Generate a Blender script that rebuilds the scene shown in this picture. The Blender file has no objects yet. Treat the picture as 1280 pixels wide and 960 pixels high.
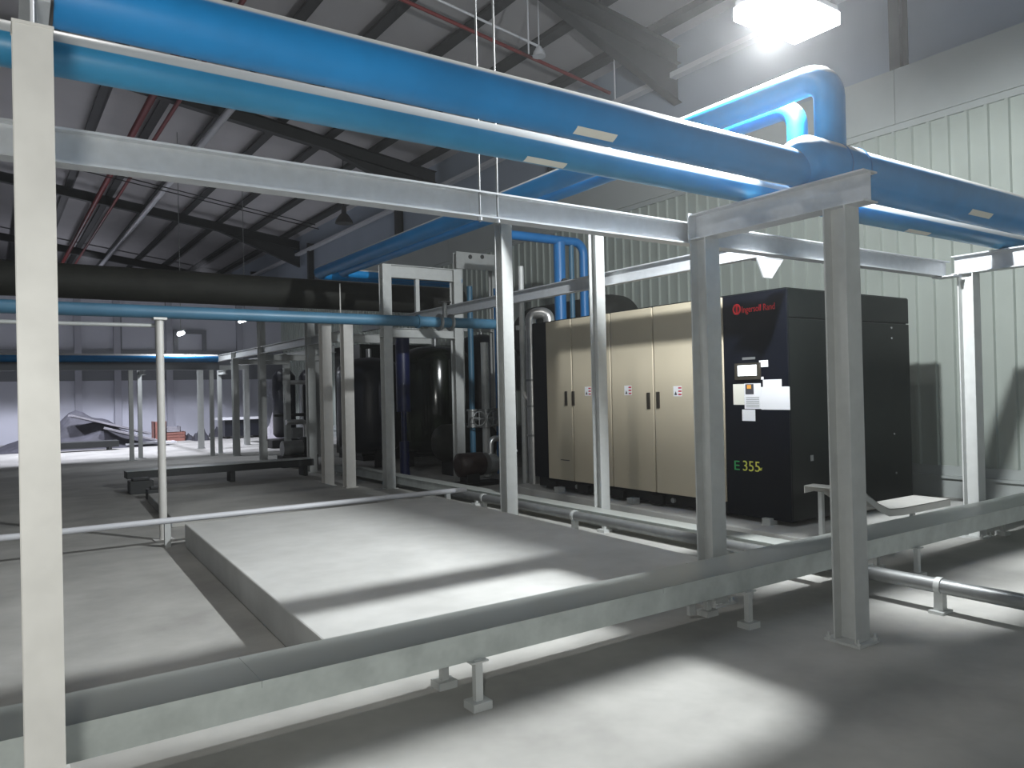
import bpy, math, random
from mathutils import Vector, Matrix
random.seed(7)
C = bpy.context.scene.collection
PI = math.pi

# ------------------------------------------------------------------ camera
F = 958.0
H = 1.6
dX = Vector((1398, 24, 958)).normalized()
dY = Vector((-657, -23, 958)); dY = (dY - dX * dX.dot(dY)).normalized()
dZ = dX.cross(dY)
if dZ.y < 0: dZ = -dZ
RIGHT = Vector((dX.x, dY.x, dZ.x)); UP = Vector((dX.y, dY.y, dZ.y)); FWD = Vector((dX.z, dY.z, dZ.z))
CAM = Vector((0, 0, H))
cd = bpy.data.cameras.new('camera'); cam = bpy.data.objects.new('camera', cd); C.objects.link(cam)
cd.sensor_width = 36.0; cd.lens = F / 1280 * 36.0; cd.clip_start = 0.05; cd.clip_end = 200
cam.matrix_world = Matrix(((RIGHT.x, UP.x, -FWD.x, 0), (RIGHT.y, UP.y, -FWD.y, 0), (RIGHT.z, UP.z, -FWD.z, H), (0, 0, 0, 1)))
bpy.context.scene.camera = cam

def ray(px, py): return RIGHT * (px - 640) + UP * (480 - py) + FWD * F
def on(px, py, ax, v):
    r = ray(px, py); return CAM + r * ((v - CAM[ax]) / r[ax])
def PX(px, py, x): return on(px, py, 0, x)
def PY(px, py, y): return on(px, py, 1, y)
def PZ(px, py, z=0): return on(px, py, 2, z)

# ------------------------------------------------------------------ materials
def nodes(name):
    m = bpy.data.materials.new(name); m.use_nodes = True
    nt = m.node_tree; b = nt.nodes['Principled BSDF']
    return m, nt, b
def mat(name, col, rough=.5, metal=0.0, var=0.0, scale=6.0, emit=None, estr=0, dust=None, bump=0.0, col2=None, spec=None, stretch=None):
    m, nt, b = nodes(name)
    b.inputs['Roughness'].default_value = rough
    b.inputs['Metallic'].default_value = metal
    if spec is not None: b.inputs['Specular IOR Level'].default_value = spec
    L = nt.links
    tc = nt.nodes.new('ShaderNodeTexCoord')
    src = tc.outputs['Object']
    if stretch:
        mp = nt.nodes.new('ShaderNodeMapping'); mp.inputs['Scale'].default_value = stretch
        L.new(src, mp.inputs['Vector']); src = mp.outputs['Vector']
    n = nt.nodes.new('ShaderNodeTexNoise'); n.inputs['Scale'].default_value = scale; n.inputs['Detail'].default_value = 6
    n.inputs['Roughness'].default_value = .62
    L.new(src, n.inputs['Vector'])
    cr = nt.nodes.new('ShaderNodeValToRGB')
    c1 = tuple(max(0, c * (1 - var)) for c in col); c2 = col2 or tuple(min(1, c * (1 + var)) for c in col)
    cr.color_ramp.elements[0].position = .32; cr.color_ramp.elements[1].position = .68
    cr.color_ramp.elements[0].color = (*c1, 1); cr.color_ramp.elements[1].color = (*c2, 1)
    L.new(n.outputs['Fac'], cr.inputs['Fac'])
    out = cr.outputs['Color']
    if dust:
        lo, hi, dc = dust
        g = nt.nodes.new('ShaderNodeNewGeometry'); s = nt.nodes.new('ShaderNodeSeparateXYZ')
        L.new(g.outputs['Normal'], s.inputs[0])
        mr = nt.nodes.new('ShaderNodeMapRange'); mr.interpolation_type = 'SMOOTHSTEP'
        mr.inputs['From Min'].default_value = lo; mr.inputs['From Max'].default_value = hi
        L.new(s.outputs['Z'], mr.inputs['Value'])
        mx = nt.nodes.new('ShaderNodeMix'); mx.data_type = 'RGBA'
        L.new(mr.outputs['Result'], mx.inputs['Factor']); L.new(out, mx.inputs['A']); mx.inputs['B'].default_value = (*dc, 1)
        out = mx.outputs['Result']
    L.new(out, b.inputs['Base Color'])
    if bump:
        bp = nt.nodes.new('ShaderNodeBump'); bp.inputs['Strength'].default_value = bump; bp.inputs['Distance'].default_value = .02
        L.new(n.outputs['Fac'], bp.inputs['Height']); L.new(bp.outputs['Normal'], b.inputs['Normal'])
    if emit:
        b.inputs['Emission Color'].default_value = (*emit, 1); b.inputs['Emission Strength'].default_value = estr
    return m

GALV = mat('galvanized_steel', (.51, .525, .515), .5, .15, .06, 9)
GALV2 = mat('galvanized_beam', (.56, .58, .60), .40, .28, .06, 14)
LGALV = mat('pale_painted_steel', (.62, .61, .58), .5, .05, .06, 7)
TRAY = mat('tray_sheet', (.45, .485, .465), .45, .15, .16, 5, dust=(.7, .98, (.40, .42, .40)))
BLUE = mat('blue_pipe_paint', (.010, .225, .55), .38, 0, .10, 3, dust=(.50, .66, (.60, .60, .58)))
BLUE2 = mat('blue_pipe_dusty', (.03, .23, .42), .38, 0, .10, 3, dust=(.16, .22, (.48, .49, .485)))
BLUED = mat('blue_pipe_plain', (.015, .15, .40), .42, 0, .10, 3)
TEAL = mat('small_blue_pipe', (.05, .14, .22), .45, 0, .12, 4)
CREAM = mat('cream_door', (.55, .49, .37), .5, 0, .03, 2)
BLACK = mat('black_enclosure', (.003, .004, .008), .28, 0, .1, 3, spec=.25)
BLACK2 = mat('black_end_panel', (.004, .006, .0055), .30, 0, .1, 3, spec=.25)
DARK = mat('dark_skid', (.012, .012, .012), .6, 0, .3, 8)
CHAR = mat('charcoal_handle', (.035, .03, .022), .5)
DUCT = mat('dark_lagging', (.020, .021, .017), .75, 0, .25, 3)
TANK = mat('dark_tank', (.010, .014, .008), .13, 0, .2, 2)
TANKB = mat('navy_tank', (.012, .014, .022), .35, 0, .2, 2)
CONC = mat('concrete_floor', (.36, .355, .335), .86, 0, .14, 1.1, bump=.05, col2=(.46, .455, .43))
PAD = mat('concrete_pad', (.50, .50, .48), .86, 0, .06, 2.2, bump=.06, col2=(.57, .57, .55))
WALL = mat('wall_sheet', (.37, .41, .375), .5, 0, .04, 1.5)
WALLF = mat('wall_flashing', (.40, .43, .42), .5, 0, .04, 1.2)
WALLU = mat('upper_wall', (.32, .37, .44), .6, 0, .05, .8)
FARW = mat('far_wall', (.52, .53, .60), .6, 0, .05, .6)
FARP = mat('far_wall_post', (.36, .365, .42), .6, 0, .05, .6)
FARD = mat('far_wall_dark_panel', (.16, .17, .19), .6, 0, .05, .6)
ROOF = mat('roof_sheet', (.52, .51, .52), .6, 0, .06, .7)
PURL = mat('roof_steel', (.045, .048, .049), .6, .1, .1, 2)
RED = mat('red_sprinkler_pipe', (.22, .035, .035), .5)
WHITEP = mat('white_conduit', (.62, .63, .66), .5)
PAPER = mat('white_paper', (.80, .81, .84), .7)
PAPER2 = mat('cream_paper', (.75, .74, .66), .7)
REDT = mat('red_lettering', (.90, .02, .03), .4, emit=None)
YELT = mat('yellow_lettering', (.80, .78, .12), .4)
GRNT = mat('green_lettering', (.05, .45, .12), .4)
STKR = mat('red_sticker_bar', (.55, .04, .08), .5)
INK = mat('dark_ink', (.05, .05, .06), .6)
ORNG = mat('orange_label', (.75, .33, .05), .5)
SCREEN = mat('lit_screen', (.8, .85, .9), .3, emit=(.85, .93, 1.0), estr=2.2)
SILV = mat('silver_lagging', (.55, .55, .54), .32, .8, .12, 10)
BRASS = mat('brown_motor', (.03, .016, .013), .45, 0, .2, 8)
STEEL = mat('dull_steel', (.30, .31, .31), .4, .6, .1, 8)
NAVY = mat('navy_pipe_paint', (.008, .014, .07), .4)
TARP = mat('grey_tarpaulin', (.05, .05, .064), .7, 0, .3, 3)
TIMB = mat('pale_boards', (.34, .33, .36), .7, 0, .15, 4)
CRATE = mat('orange_crates', (.34, .15, .12), .6, 0, .15, 4)
LAMPW = mat('lamp_diffuser', (1, 1, 1), .4, emit=(.90, .95, 1.0), estr=14)
LAMPF = mat('far_lamp_diffuser', (1, 1, 1), .4, emit=(.9, .95, 1), estr=14)
LHOUS = mat('lamp_housing', (.55, .57, .60), .4, .4)
DHOUS = mat('dark_lamp_housing', (.06, .06, .06), .5)
CABLE = mat('black_cable', (.012, .012, .012), .6)

# ------------------------------------------------------------------ mesh helpers
class MB:
    def __init__(s): s.v = []; s.f = []; s.sm = []
    def add(s, vs, fs, smooth=False):
        o = len(s.v); s.v += [Vector(v) for v in vs]
        for f in fs: s.f.append([i + o for i in f]); s.sm.append(smooth)
        return s
    def box(s, x0, x1, y0, y1, z0, z1):
        return s.add([(x0, y0, z0), (x1, y0, z0), (x1, y1, z0), (x0, y1, z0), (x0, y0, z1), (x1, y0, z1), (x1, y1, z1), (x0, y1, z1)],
                     [(0, 3, 2, 1), (4, 5, 6, 7), (0, 1, 5, 4), (1, 2, 6, 5), (2, 3, 7, 6), (3, 0, 4, 7)])
    def prism(s, prof, p0, p1, u, w, smooth=False):
        """extrude a 2D profile (a along u, b along w) from p0 to p1"""
        p0, p1, u, w = Vector(p0), Vector(p1), Vector(u).normalized(), Vector(w).normalized()
        n = len(prof)
        a = [p0 + u * q[0] + w * q[1] for q in prof]; b = [p1 + u * q[0] + w * q[1] for q in prof]
        if u.cross(w).dot(p1 - p0) < 0: a, b = b, a
        fs = [[i, (i + 1) % n, n + (i + 1) % n, n + i] for i in range(n)]
        s.add(a + b, fs, smooth)
        s.add(a, [list(range(n))[::-1]]); s.add(b, [list(range(n))])
        return s
    def obox(s, c, ax, ay, az, hx, hy, hz):
        c = Vector(c); vs = []
        for k in (-1, 1):
            for i, j in ((-1, -1), (1, -1), (1, 1), (-1, 1)): vs.append(c + ax * hx * i + ay * hy * j + az * hz * k)
        return s.add(vs, [(0, 3, 2, 1), (4, 5, 6, 7), (0, 1, 5, 4), (1, 2, 6, 5), (2, 3, 7, 6), (3, 0, 4, 7)])
    def sweep(s, pts, r, n=20, caps=True):
        pts = [Vector(p) for p in pts]; rs = r if isinstance(r, list) else [r] * len(pts)
        t = (pts[1] - pts[0]).normalized(); u = t.orthogonal().normalized(); o = len(s.v)
        rings = []
        for i, p in enumerate(pts):
            if i == 0: d = pts[1] - pts[0]
            elif i == len(pts) - 1: d = pts[-1] - pts[-2]
            else: d = (pts[i + 1] - p).normalized() + (p - pts[i - 1]).normalized()
            d = d.normalized(); u = (u - d * u.dot(d)).normalized(); w = d.cross(u)
            rings.append([p + (u * math.cos(2 * PI * k / n) + w * math.sin(2 * PI * k / n)) * rs[i] for k in range(n)])
        vs = [v for rg in rings for v in rg]
        fs = [[i * n + k, i * n + (k + 1) % n, (i + 1) * n + (k + 1) % n, (i + 1) * n + k] for i in range(len(pts) - 1) for k in range(n)]
        s.add(vs, fs, True)
        if caps:
            s.add(rings[0], [list(range(n))[::-1]]); s.add(rings[-1], [list(range(n))])
        return s
    def cyl(s, p0, p1, r, n=20): return s.sweep([p0, p1], r, n)
    def lathe(s, c, prof, n=28):
        """prof: list of (r, z) bottom to top around vertical axis at c"""
        c = Vector(c)
        return s.sweep([c + Vector((0, 0, z)) for r, z in prof], [max(r, .001) for r, z in prof], n)
    def build(s, name, m, parent=None, bevel=0):
        me = bpy.data.meshes.new(name); off = LOC.get(parent.name, Vector()) if parent else Vector()
        me.from_pydata([v - off for v in s.v], [], s.f); me.materials.append(m)
        me.polygons.foreach_set('use_smooth', s.sm); me.update()
        o = bpy.data.objects.new(name, me); C.objects.link(o)
        if parent: o.parent = parent; LOC[o.name] = off
        else: LOC[o.name] = Vector()
        if bevel:
            bv = o.modifiers.new('bevel', 'BEVEL'); bv.width = bevel; bv.segments = 2; bv.limit_method = 'ANGLE'
        return o
LOC = {}
def thing(name, label, cat, loc=(0, 0, 0), group=None):
    o = bpy.data.objects.new(name, None); o.empty_display_size = .1; C.objects.link(o); o.location = loc
    LOC[o.name] = Vector(loc); return tag(o, label, cat, group)
def tag(o, label, cat, group=None):
    o['label'] = label; o['category'] = cat
    if group: o['group'] = group
    return o
def struct(o): o['kind'] = 'structure'; return o
def fillet(pts, r, seg=8):
    pts = [Vector(p) for p in pts]; out = [pts[0]]
    for i in range(1, len(pts) - 1):
        a, p, b = pts[i - 1], pts[i], pts[i + 1]
        d0 = (a - p).normalized(); d1 = (b - p).normalized(); ang = d0.angle(d1); L = r / math.tan(ang / 2)
        c = p + (d0 + d1).normalized() * (r / math.sin(ang / 2)); s0 = p + d0 * L - c; s1 = p + d1 * L - c
        for k in range(seg + 1): out.append(c + s0.slerp(s1, k / seg).normalized() * r)
    out.append(pts[-1]); return out
def iprof(h, b, tw=.008, tf=.011):
    """profile: first coord along flange width, second along web height"""
    x, y = b / 2, h / 2
    return [(-x, -y), (x, -y), (x, -y + tf), (tw / 2, -y + tf), (tw / 2, y - tf), (x, y - tf), (x, y), (-x, y), (-x, y - tf), (-tw / 2, y - tf), (-tw / 2, -y + tf), (-x, -y + tf)]
def ibeam(p0, p1, h=.15, b=.1, web=(0, 0, 1), tw=.008, tf=.011, mb=None):
    d = Vector(p1) - Vector(p0); w = Vector(web); u = d.cross(w)
    return (mb or MB()).prism(iprof(h, b, tw, tf), p0, p1, u, w)
def column_part(root, x, y, z0, z1, m=GALV, h=.15, b=.15, web=(0, 1, 0), plate=True, bolts=True, name='column'):
    col = ibeam((x, y, z0 + (.012 if plate else 0)), (x, y, z1), h, b, web).build(name, m, root)
    if plate:
        MB().box(x - .11, x + .11, y - .12, y + .12, z0, z0 + .014).build('base_plate', m, col)
        if bolts:
            for sx in (-1, 1):
                for sy in (-1, 1):
                    bx, by = x + sx * .09, y + sy * .1
                    MB().cyl((bx, by, z0 + .012), (bx, by, z0 + .028), .016, 6).cyl((bx, by, z0 + .02), (bx, by, z0 + .05), .007, 8).build('anchor_bolt', m, col)
    return col
def steel_column(x, y, z0, z1, label, m=GALV, h=.15, b=.15, web=(0, 1, 0), bolts=False, group=None):
    t = thing('steel_column', label, 'column', (x, y, z0), group)
    column_part(t, x, y, z0, z1, m, h, b, web, True, bolts, 'shaft'); return t
def text(body, size, origin, right, up, m, parent, name, extrude=.001, width=None):
    cu = bpy.data.curves.new(name, 'FONT'); cu.body = body; cu.size = size; cu.extrude = extrude; cu.align_x = 'LEFT'
    tmp = bpy.data.objects.new(name + '_tmp', cu); C.objects.link(tmp); bpy.context.view_layer.update()
    me = bpy.data.meshes.new_from_object(tmp.evaluated_get(bpy.context.evaluated_depsgraph_get()))
    bpy.data.objects.remove(tmp); bpy.data.curves.remove(cu)
    right, up = Vector(right), Vector(up); nrm = right.cross(up)
    sx = 1.0
    if width:
        xs = [v.co.x for v in me.vertices]; sx = width / (max(xs) - min(xs))
    off = LOC[parent.name]
    for v in me.vertices: v.co = Vector(origin) + right * v.co.x * sx + up * v.co.y + nrm * v.co.z - off
    me.materials.clear(); me.materials.append(m); me.name = name
    o = bpy.data.objects.new(name, me); C.objects.link(o); o.parent = parent; LOC[o.name] = off; return o

# ------------------------------------------------------------------ the building
XW, YF, XL, YB, YE = 10.9, 34.0, -13.0, -7.0, 56.0
def roof_z(x): return 9.36 - .14 * x          # underside of rafters
fl = struct(MB().box(XL, XW + .5, YB, YE, -.25, 0).build('floor', CONC))

# corrugated wall on the right, with plinth course, flashing band and recessed upper wall
mb = MB(); prof = []
y = YB
while y < YF:
    prof += [(y, 0), (y + .185, 0), (y + .198, -.040), (y + .237, -.040)]; y += .25
vs = []; fs = []
for (yy, dx) in prof: vs += [(XW + dx, yy, .43), (XW + dx, yy, 5.30)]
for i in range(len(prof) - 1): fs.append((2 * i, 2 * i + 1, 2 * i + 3, 2 * i + 2))
mb.add(vs, fs); mb.box(XW + .03, XW + .12, YB, YF, 0, 5.3)
struct(mb.build('wall_right', WALL))
mb = MB().box(XW - .05, XW + .12, YB, YF, 0, .26).box(XW - .10, XW + .12, YB, YF, .26, .30).box(XW - .03, XW + .12, YB, YF, .30, .43)
struct(mb.build('baseboard_right', WALLF))
mb = MB()
yy = YB
while yy < YF - .1:
    mb.box(XW - .09, XW + .30, yy, min(yy + 4.29, YF), 5.30, 6.08); yy += 4.3
mb.box(XW - .05, XW + .3, YB, YF, 5.21, 5.30)
struct(mb.build('trim_1', WALLF))
struct(MB().box(XW + .28, XW + .45, YB, YE, 6.0, roof_z(XW) + .62).build('wall_right_upper', WALLU))
mb = MB()
for yy in (-2.2, 5.95, 14.2, 22.4, 30.6, 38.8, 47.0): ibeam((XW + .16, yy, 6.08), (XW + .16, yy, roof_z(XW)), .24, .16, (1, 0, 0), mb=mb)
struct(mb.build('trim_2', PURL))
struct(MB().box(XW - .02, XW + .16, YB, YE, 7.52, 7.62).build('trim_3', WHITEP))

# far wall: sheet with pilasters, dark frieze and panelled upper part
struct(MB().box(XL, XW + .2, YF, YF + .25, 0, 6.09).build('wall_back', FARW))
mb = MB()
for px in (98, 147, 212, 300): 
    p = PY(px, 500, YF); mb.box(p.x - .12, p.x + .12, YF - .18, YF, 0, 6.09)
struct(mb.build('trim_4', FARP))
a = PY(60, 488, YF); b = PY(60, 455, YF)
struct(MB().box(XL, XW, YF - .10, YF, 2.35, 3.3).box(XL, XW, YF - .16, YF, 3.3, 3.55).build('trim_5', FARD))
for i, (x0, x1, y0, y1) in enumerate(((152, 193, 397, 437), (222, 252, 418, 438))):
    p = PY(x0, y1, YF); q = PY(x1, y0, YF); t = .16
    fr = struct(MB().box(p.x - t, q.x + t, YF - .14, YF, p.z - t, p.z).box(p.x - t, q.x + t, YF - .14, YF, q.z, q.z + t)
                .box(p.x - t, p.x, YF - .14, YF, p.z, q.z).box(q.x, q.x + t, YF - .14, YF, p.z, q.z).build('window_%d' % (i + 1), FARD))
    MB().box(p.x, q.x, YF - .05, YF - .005, p.z, q.z).build('pane', FARW, fr)
struct(MB().box(XL - .25, XL, YB, YE, 0, 12).build('wall_left', WALLU))
struct(MB().box(XL - .2, XW + .4, YE, YE + .2, 0, 12).build('wall_end', WALLU))
struct(MB().box(XL, XW + .4, YB - .25, YB, 0, 12).build('wall_front', WALLU))
# roof
def slab(x0, x1, y0, y1, d0, d1, mb):
    vs = [(x, yy, roof_z(x) + d) for d in (d0, d1) for (x, yy) in ((x0, y0), (x1, y0), (x1, y1), (x0, y1))]
    return mb.add(vs, [(0, 3, 2, 1), (4, 5, 6, 7), (0, 1, 5, 4), (1, 2, 6, 5), (2, 3, 7, 6), (3, 0, 4, 7)])
struct(slab(XL, XW + .5, YB, YE, .62, .70, MB()).build('ceiling', ROOF))
x = 10.55; k = 0
while x > XL + .5:
    w = .06
    mb = slab(x - .012, x + .012, YB, YE, .34, .60, MB()); slab(x - .20, x + .012, YB, YE, .34, .355, mb); slab(x - .012, x + .14, YB, YE, .605, .62, mb); slab(x - .20, x - .185, YB, YE, .355, .40, mb)
    o = struct(mb.build('roof_purlin', PURL)); x -= 1.32
for i, yy in enumerate((-1.4, 10.3, 20.0, 32.0, 43.5)):
    mb = MB(); bw = .11
    slab(XL, XW + .2, yy - bw, yy + bw, 0, .014, mb); slab(XL, XW + .2, yy - bw, yy + bw, .326, .34, mb); slab(XL, XW + .2, yy - .006, yy + .006, .014, .326, mb)
    # deepened haunch over the eaves column
    x0, x1 = 7.8, XW + .2
    mb.add([(x0, yy - .006, roof_z(x0)), (x1, yy - .006, roof_z(x1) - .75), (x1, yy - .006, roof_z(x1)), (x0, yy + .006, roof_z(x0)), (x1, yy + .006, roof_z(x1) - .75), (x1, yy + .006, roof_z(x1))],
           [(0, 1, 2), (5, 4, 3), (0, 3, 4, 1), (1, 4, 5, 2)])
    mb.add([(x0, yy - bw, roof_z(x0)), (x0, yy + bw, roof_z(x0)), (x1, yy + bw, roof_z(x1) - .75), (x1, yy - bw, roof_z(x1) - .75)], [(0, 1, 2, 3)])
    struct(mb.build('roof_rafter', PURL))

# ------------------------------------------------------------------ pads
def pad(name, label, poly, z0, z1, m=PAD, cat='concrete plinth'):
    n = len(poly)
    mb = MB().add([(x, y, z0) for x, y in poly] + [(x, y, z1) for x, y in poly],
                  [list(range(n))[::-1], list(range(n, 2 * n))] + [[i, (i + 1) % n, n + (i + 1) % n, n + i] for i in range(n)])
    return tag(mb.build(name, m, bevel=.012), label, cat)
pad('concrete_plinth', 'broad pale raised concrete plinth, empty, behind the long low cable trough', [(1.50, 3.995), (4.62, 3.96), (4.80, 8.78), (1.73, 8.80)], 0, .25)
pad('concrete_plinth', 'low concrete plinth under the black and cream compressor', [(6.28, 4.42), (9.6, 4.42), (9.6, 9.75), (6.60, 9.75)], 0, .15)
pad('concrete_plinth', 'dim grey concrete plinth in mid floor beyond the low white pipe', [(1.85, 10.2), (4.6, 10.2), (4.6, 13.0), (2.03, 13.0)], 0, .13, CONC)

# ------------------------------------------------------------------ pipe bridge frames
ZC, ZB = 2.685, 2.876
def frame(x, label, yn, yf, ztn=None, cross=(2.56, 3.93), bolts=True, m=GALV):
    t = thing('pipe_support_frame', label, 'pipe support frame', (x, (yn + yf) / 2, 0))
    column_part(t, x, yn, 0, ztn or ZC, m, h=.15 if not ztn else .105, b=.15 if not ztn else .105, bolts=bolts); column_part(t, x + (.035 if ztn else 0), yf, 0, ZC, m, h=.15 if not ztn else .105, b=.15 if not ztn else .105, bolts=bolts)
    cb = ibeam((x + (.012 if ztn else 0), cross[0], (ZC + ZB) / 2), (x + (.035 if ztn else 0), cross[1], (ZC + ZB) / 2), ZB - ZC, .085 if ztn else .15).build('crossbeam', GALV2, t)
    return t, cb
fr, cb = frame(4.40, 'galvanized two column frame under blue pipes right of centre, standing nearest the black compressor', 2.76, 3.86)
MB().box(4.40 - .085, 4.40 + .085, 3.93, 3.942, ZC - .01, ZB + .01).build('end_plate', GALV2, cb)
fr, cb = frame(8.28, 'galvanized frame close to the right photo edge before the corrugated wall', 2.70, 3.80, cross=(2.5, 3.93))
fr, cb = frame(.130, 'tall pale column frame at the left photo edge, nearest the camera, with rod above', 2.76, 3.86, 2.735, cross=(2.815, 3.93), m=LGALV)
MB().box(.130 - .055, .130 + .055, 2.705, 2.815, 2.735, 2.745).build('cap_plate', LGALV, fr)
MB().cyl((.130, 2.74, 2.745), (.130, 2.74, roof_z(0)), .006, 8).build('hanger_rod', WHITEP, fr)

# the long galvanized beam along the inner columns
yb = 3.985; zt, zb = 2.822, 2.662
t = thing('steel_beam', 'long galvanized steel beam crossing the photo below the blue pipes from left edge to right', 'beam', (2, yb, zb))
ibeam((-2.5, yb, (zt + zb) / 2), (8.2, yb, (zt + zb) / 2), zt - zb, .105).build('beam', GALV2, t)
for px in (598, 620):
    p = PY(px, 245, yb - .03)
    MB().cyl((p.x, yb - .042, zb - .03), (p.x, yb - .042, roof_z(p.x)), .0065, 8).build('hanger_rod', STEEL, t)
    MB().cyl((p.x, yb - .042, zb - .022), (p.x, yb - .042, zb - .004), .016, 6).build('nut', GALV2, t)
p = PY(604, 250, yb)
MB().box(p.x - .10, p.x + .10, yb - .012, yb - .004, zb + .03, zt - .03).build('splice_plate', GALV2, t)
p = PY(1190, 343, yb - .06)
MB().box(8.02, 8.21, yb - .16, yb + .05, zb - .012, zb).build('bracket_plate', GALV2, t)

# beam along the compressor side, over columns
xb = 6.08; zt2 = 2.97
t = thing('steel_beam', 'steel beam running away above the cream compressor doors to the far tanks', 'beam', (xb, 8, zt2))
ibeam((xb, 4.62, zt2 - .08), (xb, 14.0, zt2 - .08), .16, .09).build('beam', GALV2, t)
g = MB().add([(xb - .12, 4.60, zt2 - .17), (xb + .28, 4.60, zt2 - .17), (xb + .10, 4.60, zt2 - .36), (xb - .02, 4.60, zt2 - .36),
              (xb - .12, 4.615, zt2 - .17), (xb + .28, 4.615, zt2 - .17), (xb + .10, 4.615, zt2 - .36), (xb - .02, 4.615, zt2 - .36)],
             [(0, 1, 2, 3), (7, 6, 5, 4), (0, 4, 5, 1), (1, 5, 6, 2), (2, 6, 7, 3), (3, 7, 4, 0)])
g.box(xb - .12, xb + .28, 4.60, 4.75, zt2 - .175, zt2 - .165)
g.build('gusset_bracket', GALV2, t)
p = PZ(637, 656); steel_column(p.x, p.y, 0, 3.58, 'galvanized column in mid floor left of the cream doors, carrying the upper beam', bolts=True)
p = PY(752, 600, 6.85); steel_column(p.x, p.y, 0, 3.62, 'galvanized column standing in front of the two left cream compressor doors', h=.13, b=.13, bolts=True)

# ------------------------------------------------------------------ blue pipe lines
def ring(mb, c, axis, r0, w, n=28):
    c, a = Vector(c), Vector(axis).normalized(); return mb.cyl(c - a * w / 2, c + a * w / 2, r0, n)
yp1, r1, r1b = 3.02, .113, .162
zp1 = ZB + r1 + .004; zp1b = ZB + r1b + .004
t = thing('blue_pipe', 'large blue main pipe nearest the camera, crossing the whole top, pale dusty crown', 'pipe', (4.4, yp1, ZB))
XE = 4.40
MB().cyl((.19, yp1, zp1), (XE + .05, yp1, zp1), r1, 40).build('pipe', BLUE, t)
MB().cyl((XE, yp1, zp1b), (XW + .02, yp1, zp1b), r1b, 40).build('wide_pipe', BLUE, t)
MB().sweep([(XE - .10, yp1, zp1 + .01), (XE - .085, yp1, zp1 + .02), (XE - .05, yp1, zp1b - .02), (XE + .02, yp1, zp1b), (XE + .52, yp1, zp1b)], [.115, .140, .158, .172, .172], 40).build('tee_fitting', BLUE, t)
for x in (XE + .30, XE + .52): ring(MB(), (x, yp1, zp1b), (1, 0, 0), .175, .012, 40).build('weld_seam', BLUED, t)
ring(MB(), (.185, yp1, zp1), (1, 0, 0), .13, .03, 40).build('end_flange', DHOUS, t)
def strip(parent, px0, px1, py, yp, zp, r, ang, name='paper_label', m=PAPER2, w=.05):
    """thin label wrapped on the pipe: ang measured from straight down towards the viewer"""
    x0 = PY(px0, py, yp - r).x; x1 = PY(px1, py, yp - r).x; mb = MB(); pts = []
    for k in range(5):
        a = ang + (k - 2) / 4 * w / r
        pts.append((-math.sin(a) * (r + .0015), -math.cos(a) * (r + .0015)))
    vs = [(x, yp + q[0], zp + q[1]) for q in pts for x in (x0, x1)]
    mb.add(vs, [(2 * i, 2 * i + 1, 2 * i + 3, 2 * i + 2) for i in range(4)]); return mb.build(name, m, parent)
strip(t, 728, 778, 170, yp1, zp1, r1, .55)
strip(t, 1222, 1248, 274, yp1, zp1b, r1b, .75)
# second pipe behind
yp2, r2 = 3.48, .086; zp2 = ZB + r2 + .004
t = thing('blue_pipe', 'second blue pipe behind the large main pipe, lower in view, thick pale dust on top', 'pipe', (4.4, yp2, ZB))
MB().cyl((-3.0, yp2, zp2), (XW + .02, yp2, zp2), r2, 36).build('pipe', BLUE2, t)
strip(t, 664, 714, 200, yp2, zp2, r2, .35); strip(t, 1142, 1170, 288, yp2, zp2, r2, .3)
# risers that climb from the mains and turn away along the hall
rx = PY(1037, 140, yp1).x; rz = 3.69
t = thing('blue_pipe', 'blue riser pipe arching up from the large main pipe, then running away to far left', 'pipe', (rx, yp1, zp1b))
MB().sweep(fillet([(rx, yp1, zp1b + .1), (rx, yp1, rz), (rx, 12.75, rz), (7.4, 12.75, rz)], .17, 10), .100, 32).build('pipe', BLUE, t)
for yy in (7.6,): ring(MB(), (rx, yy, rz), (0, 1, 0), .103, .012, 32).build('weld_seam', BLUED, t)
t = thing('blue_pipe', 'blue branch pipe with bright elbow inside the riser arch, running away beside it', 'pipe', (5.02, yp2, zp2))
MB().sweep(fillet([(5.02, yp2, zp2 + .05), (5.02, yp2, 3.68), (5.02, 12.45, 3.68), (7.4, 12.45, 3.68)], .16, 10), .075, 32).build('pipe', BLUE, t)

# ------------------------------------------------------------------ long low trough on feet
t = thing('cable_trough', 'long low galvanized trough on short feet crossing the foreground floor to the right', 'trough', (3, 3.5, 0))
y0, y1, z0, z1 = 3.33, 3.69, .245, .385
mb = MB().box(-2.5, 10.6, y0, y0 + .004, z0, z1 - .006).box(-2.5, 10.6, y1 - .004, y1, z0, z1 - .006).box(-2.5, 10.6, y0, y1, z0 - .004, z0)
mb.build('body', TRAY, t)
xs = [-2.5, .95, 3.35, 5.75, 8.15, 10.6]
for a, b in zip(xs, xs[1:]):
    MB().box(a + .001, b - .001, y0 - .004, y1 + .004, z1 - .005, z1).box(a + .001, b - .001, y0 - .005, y0 - .001, z1 - .03, z1).build('lid', TRAY, t)
for x in (-.15, 2.026, 4.13, 6.25, 8.58):
    for yy in (3.325, 3.675):
        ft = MB().box(x - .021, x + .021, yy - .018, yy + .018, .02, z0).box(x - .05, x + .05, yy - .03, yy + .03, z0 - .012, z0 - .004).build('foot', GALV, t)
        MB().box(x - .055, x + .055, yy - .05, yy + .05, 0, .04).build('foot_plate', GALV, ft)
for x in (4.0, 4.62):
    MB().box(x - .03, x + .03, y1 + .005, y1 + .03, .02, z1).build('side_strap', GALV, t)
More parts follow.
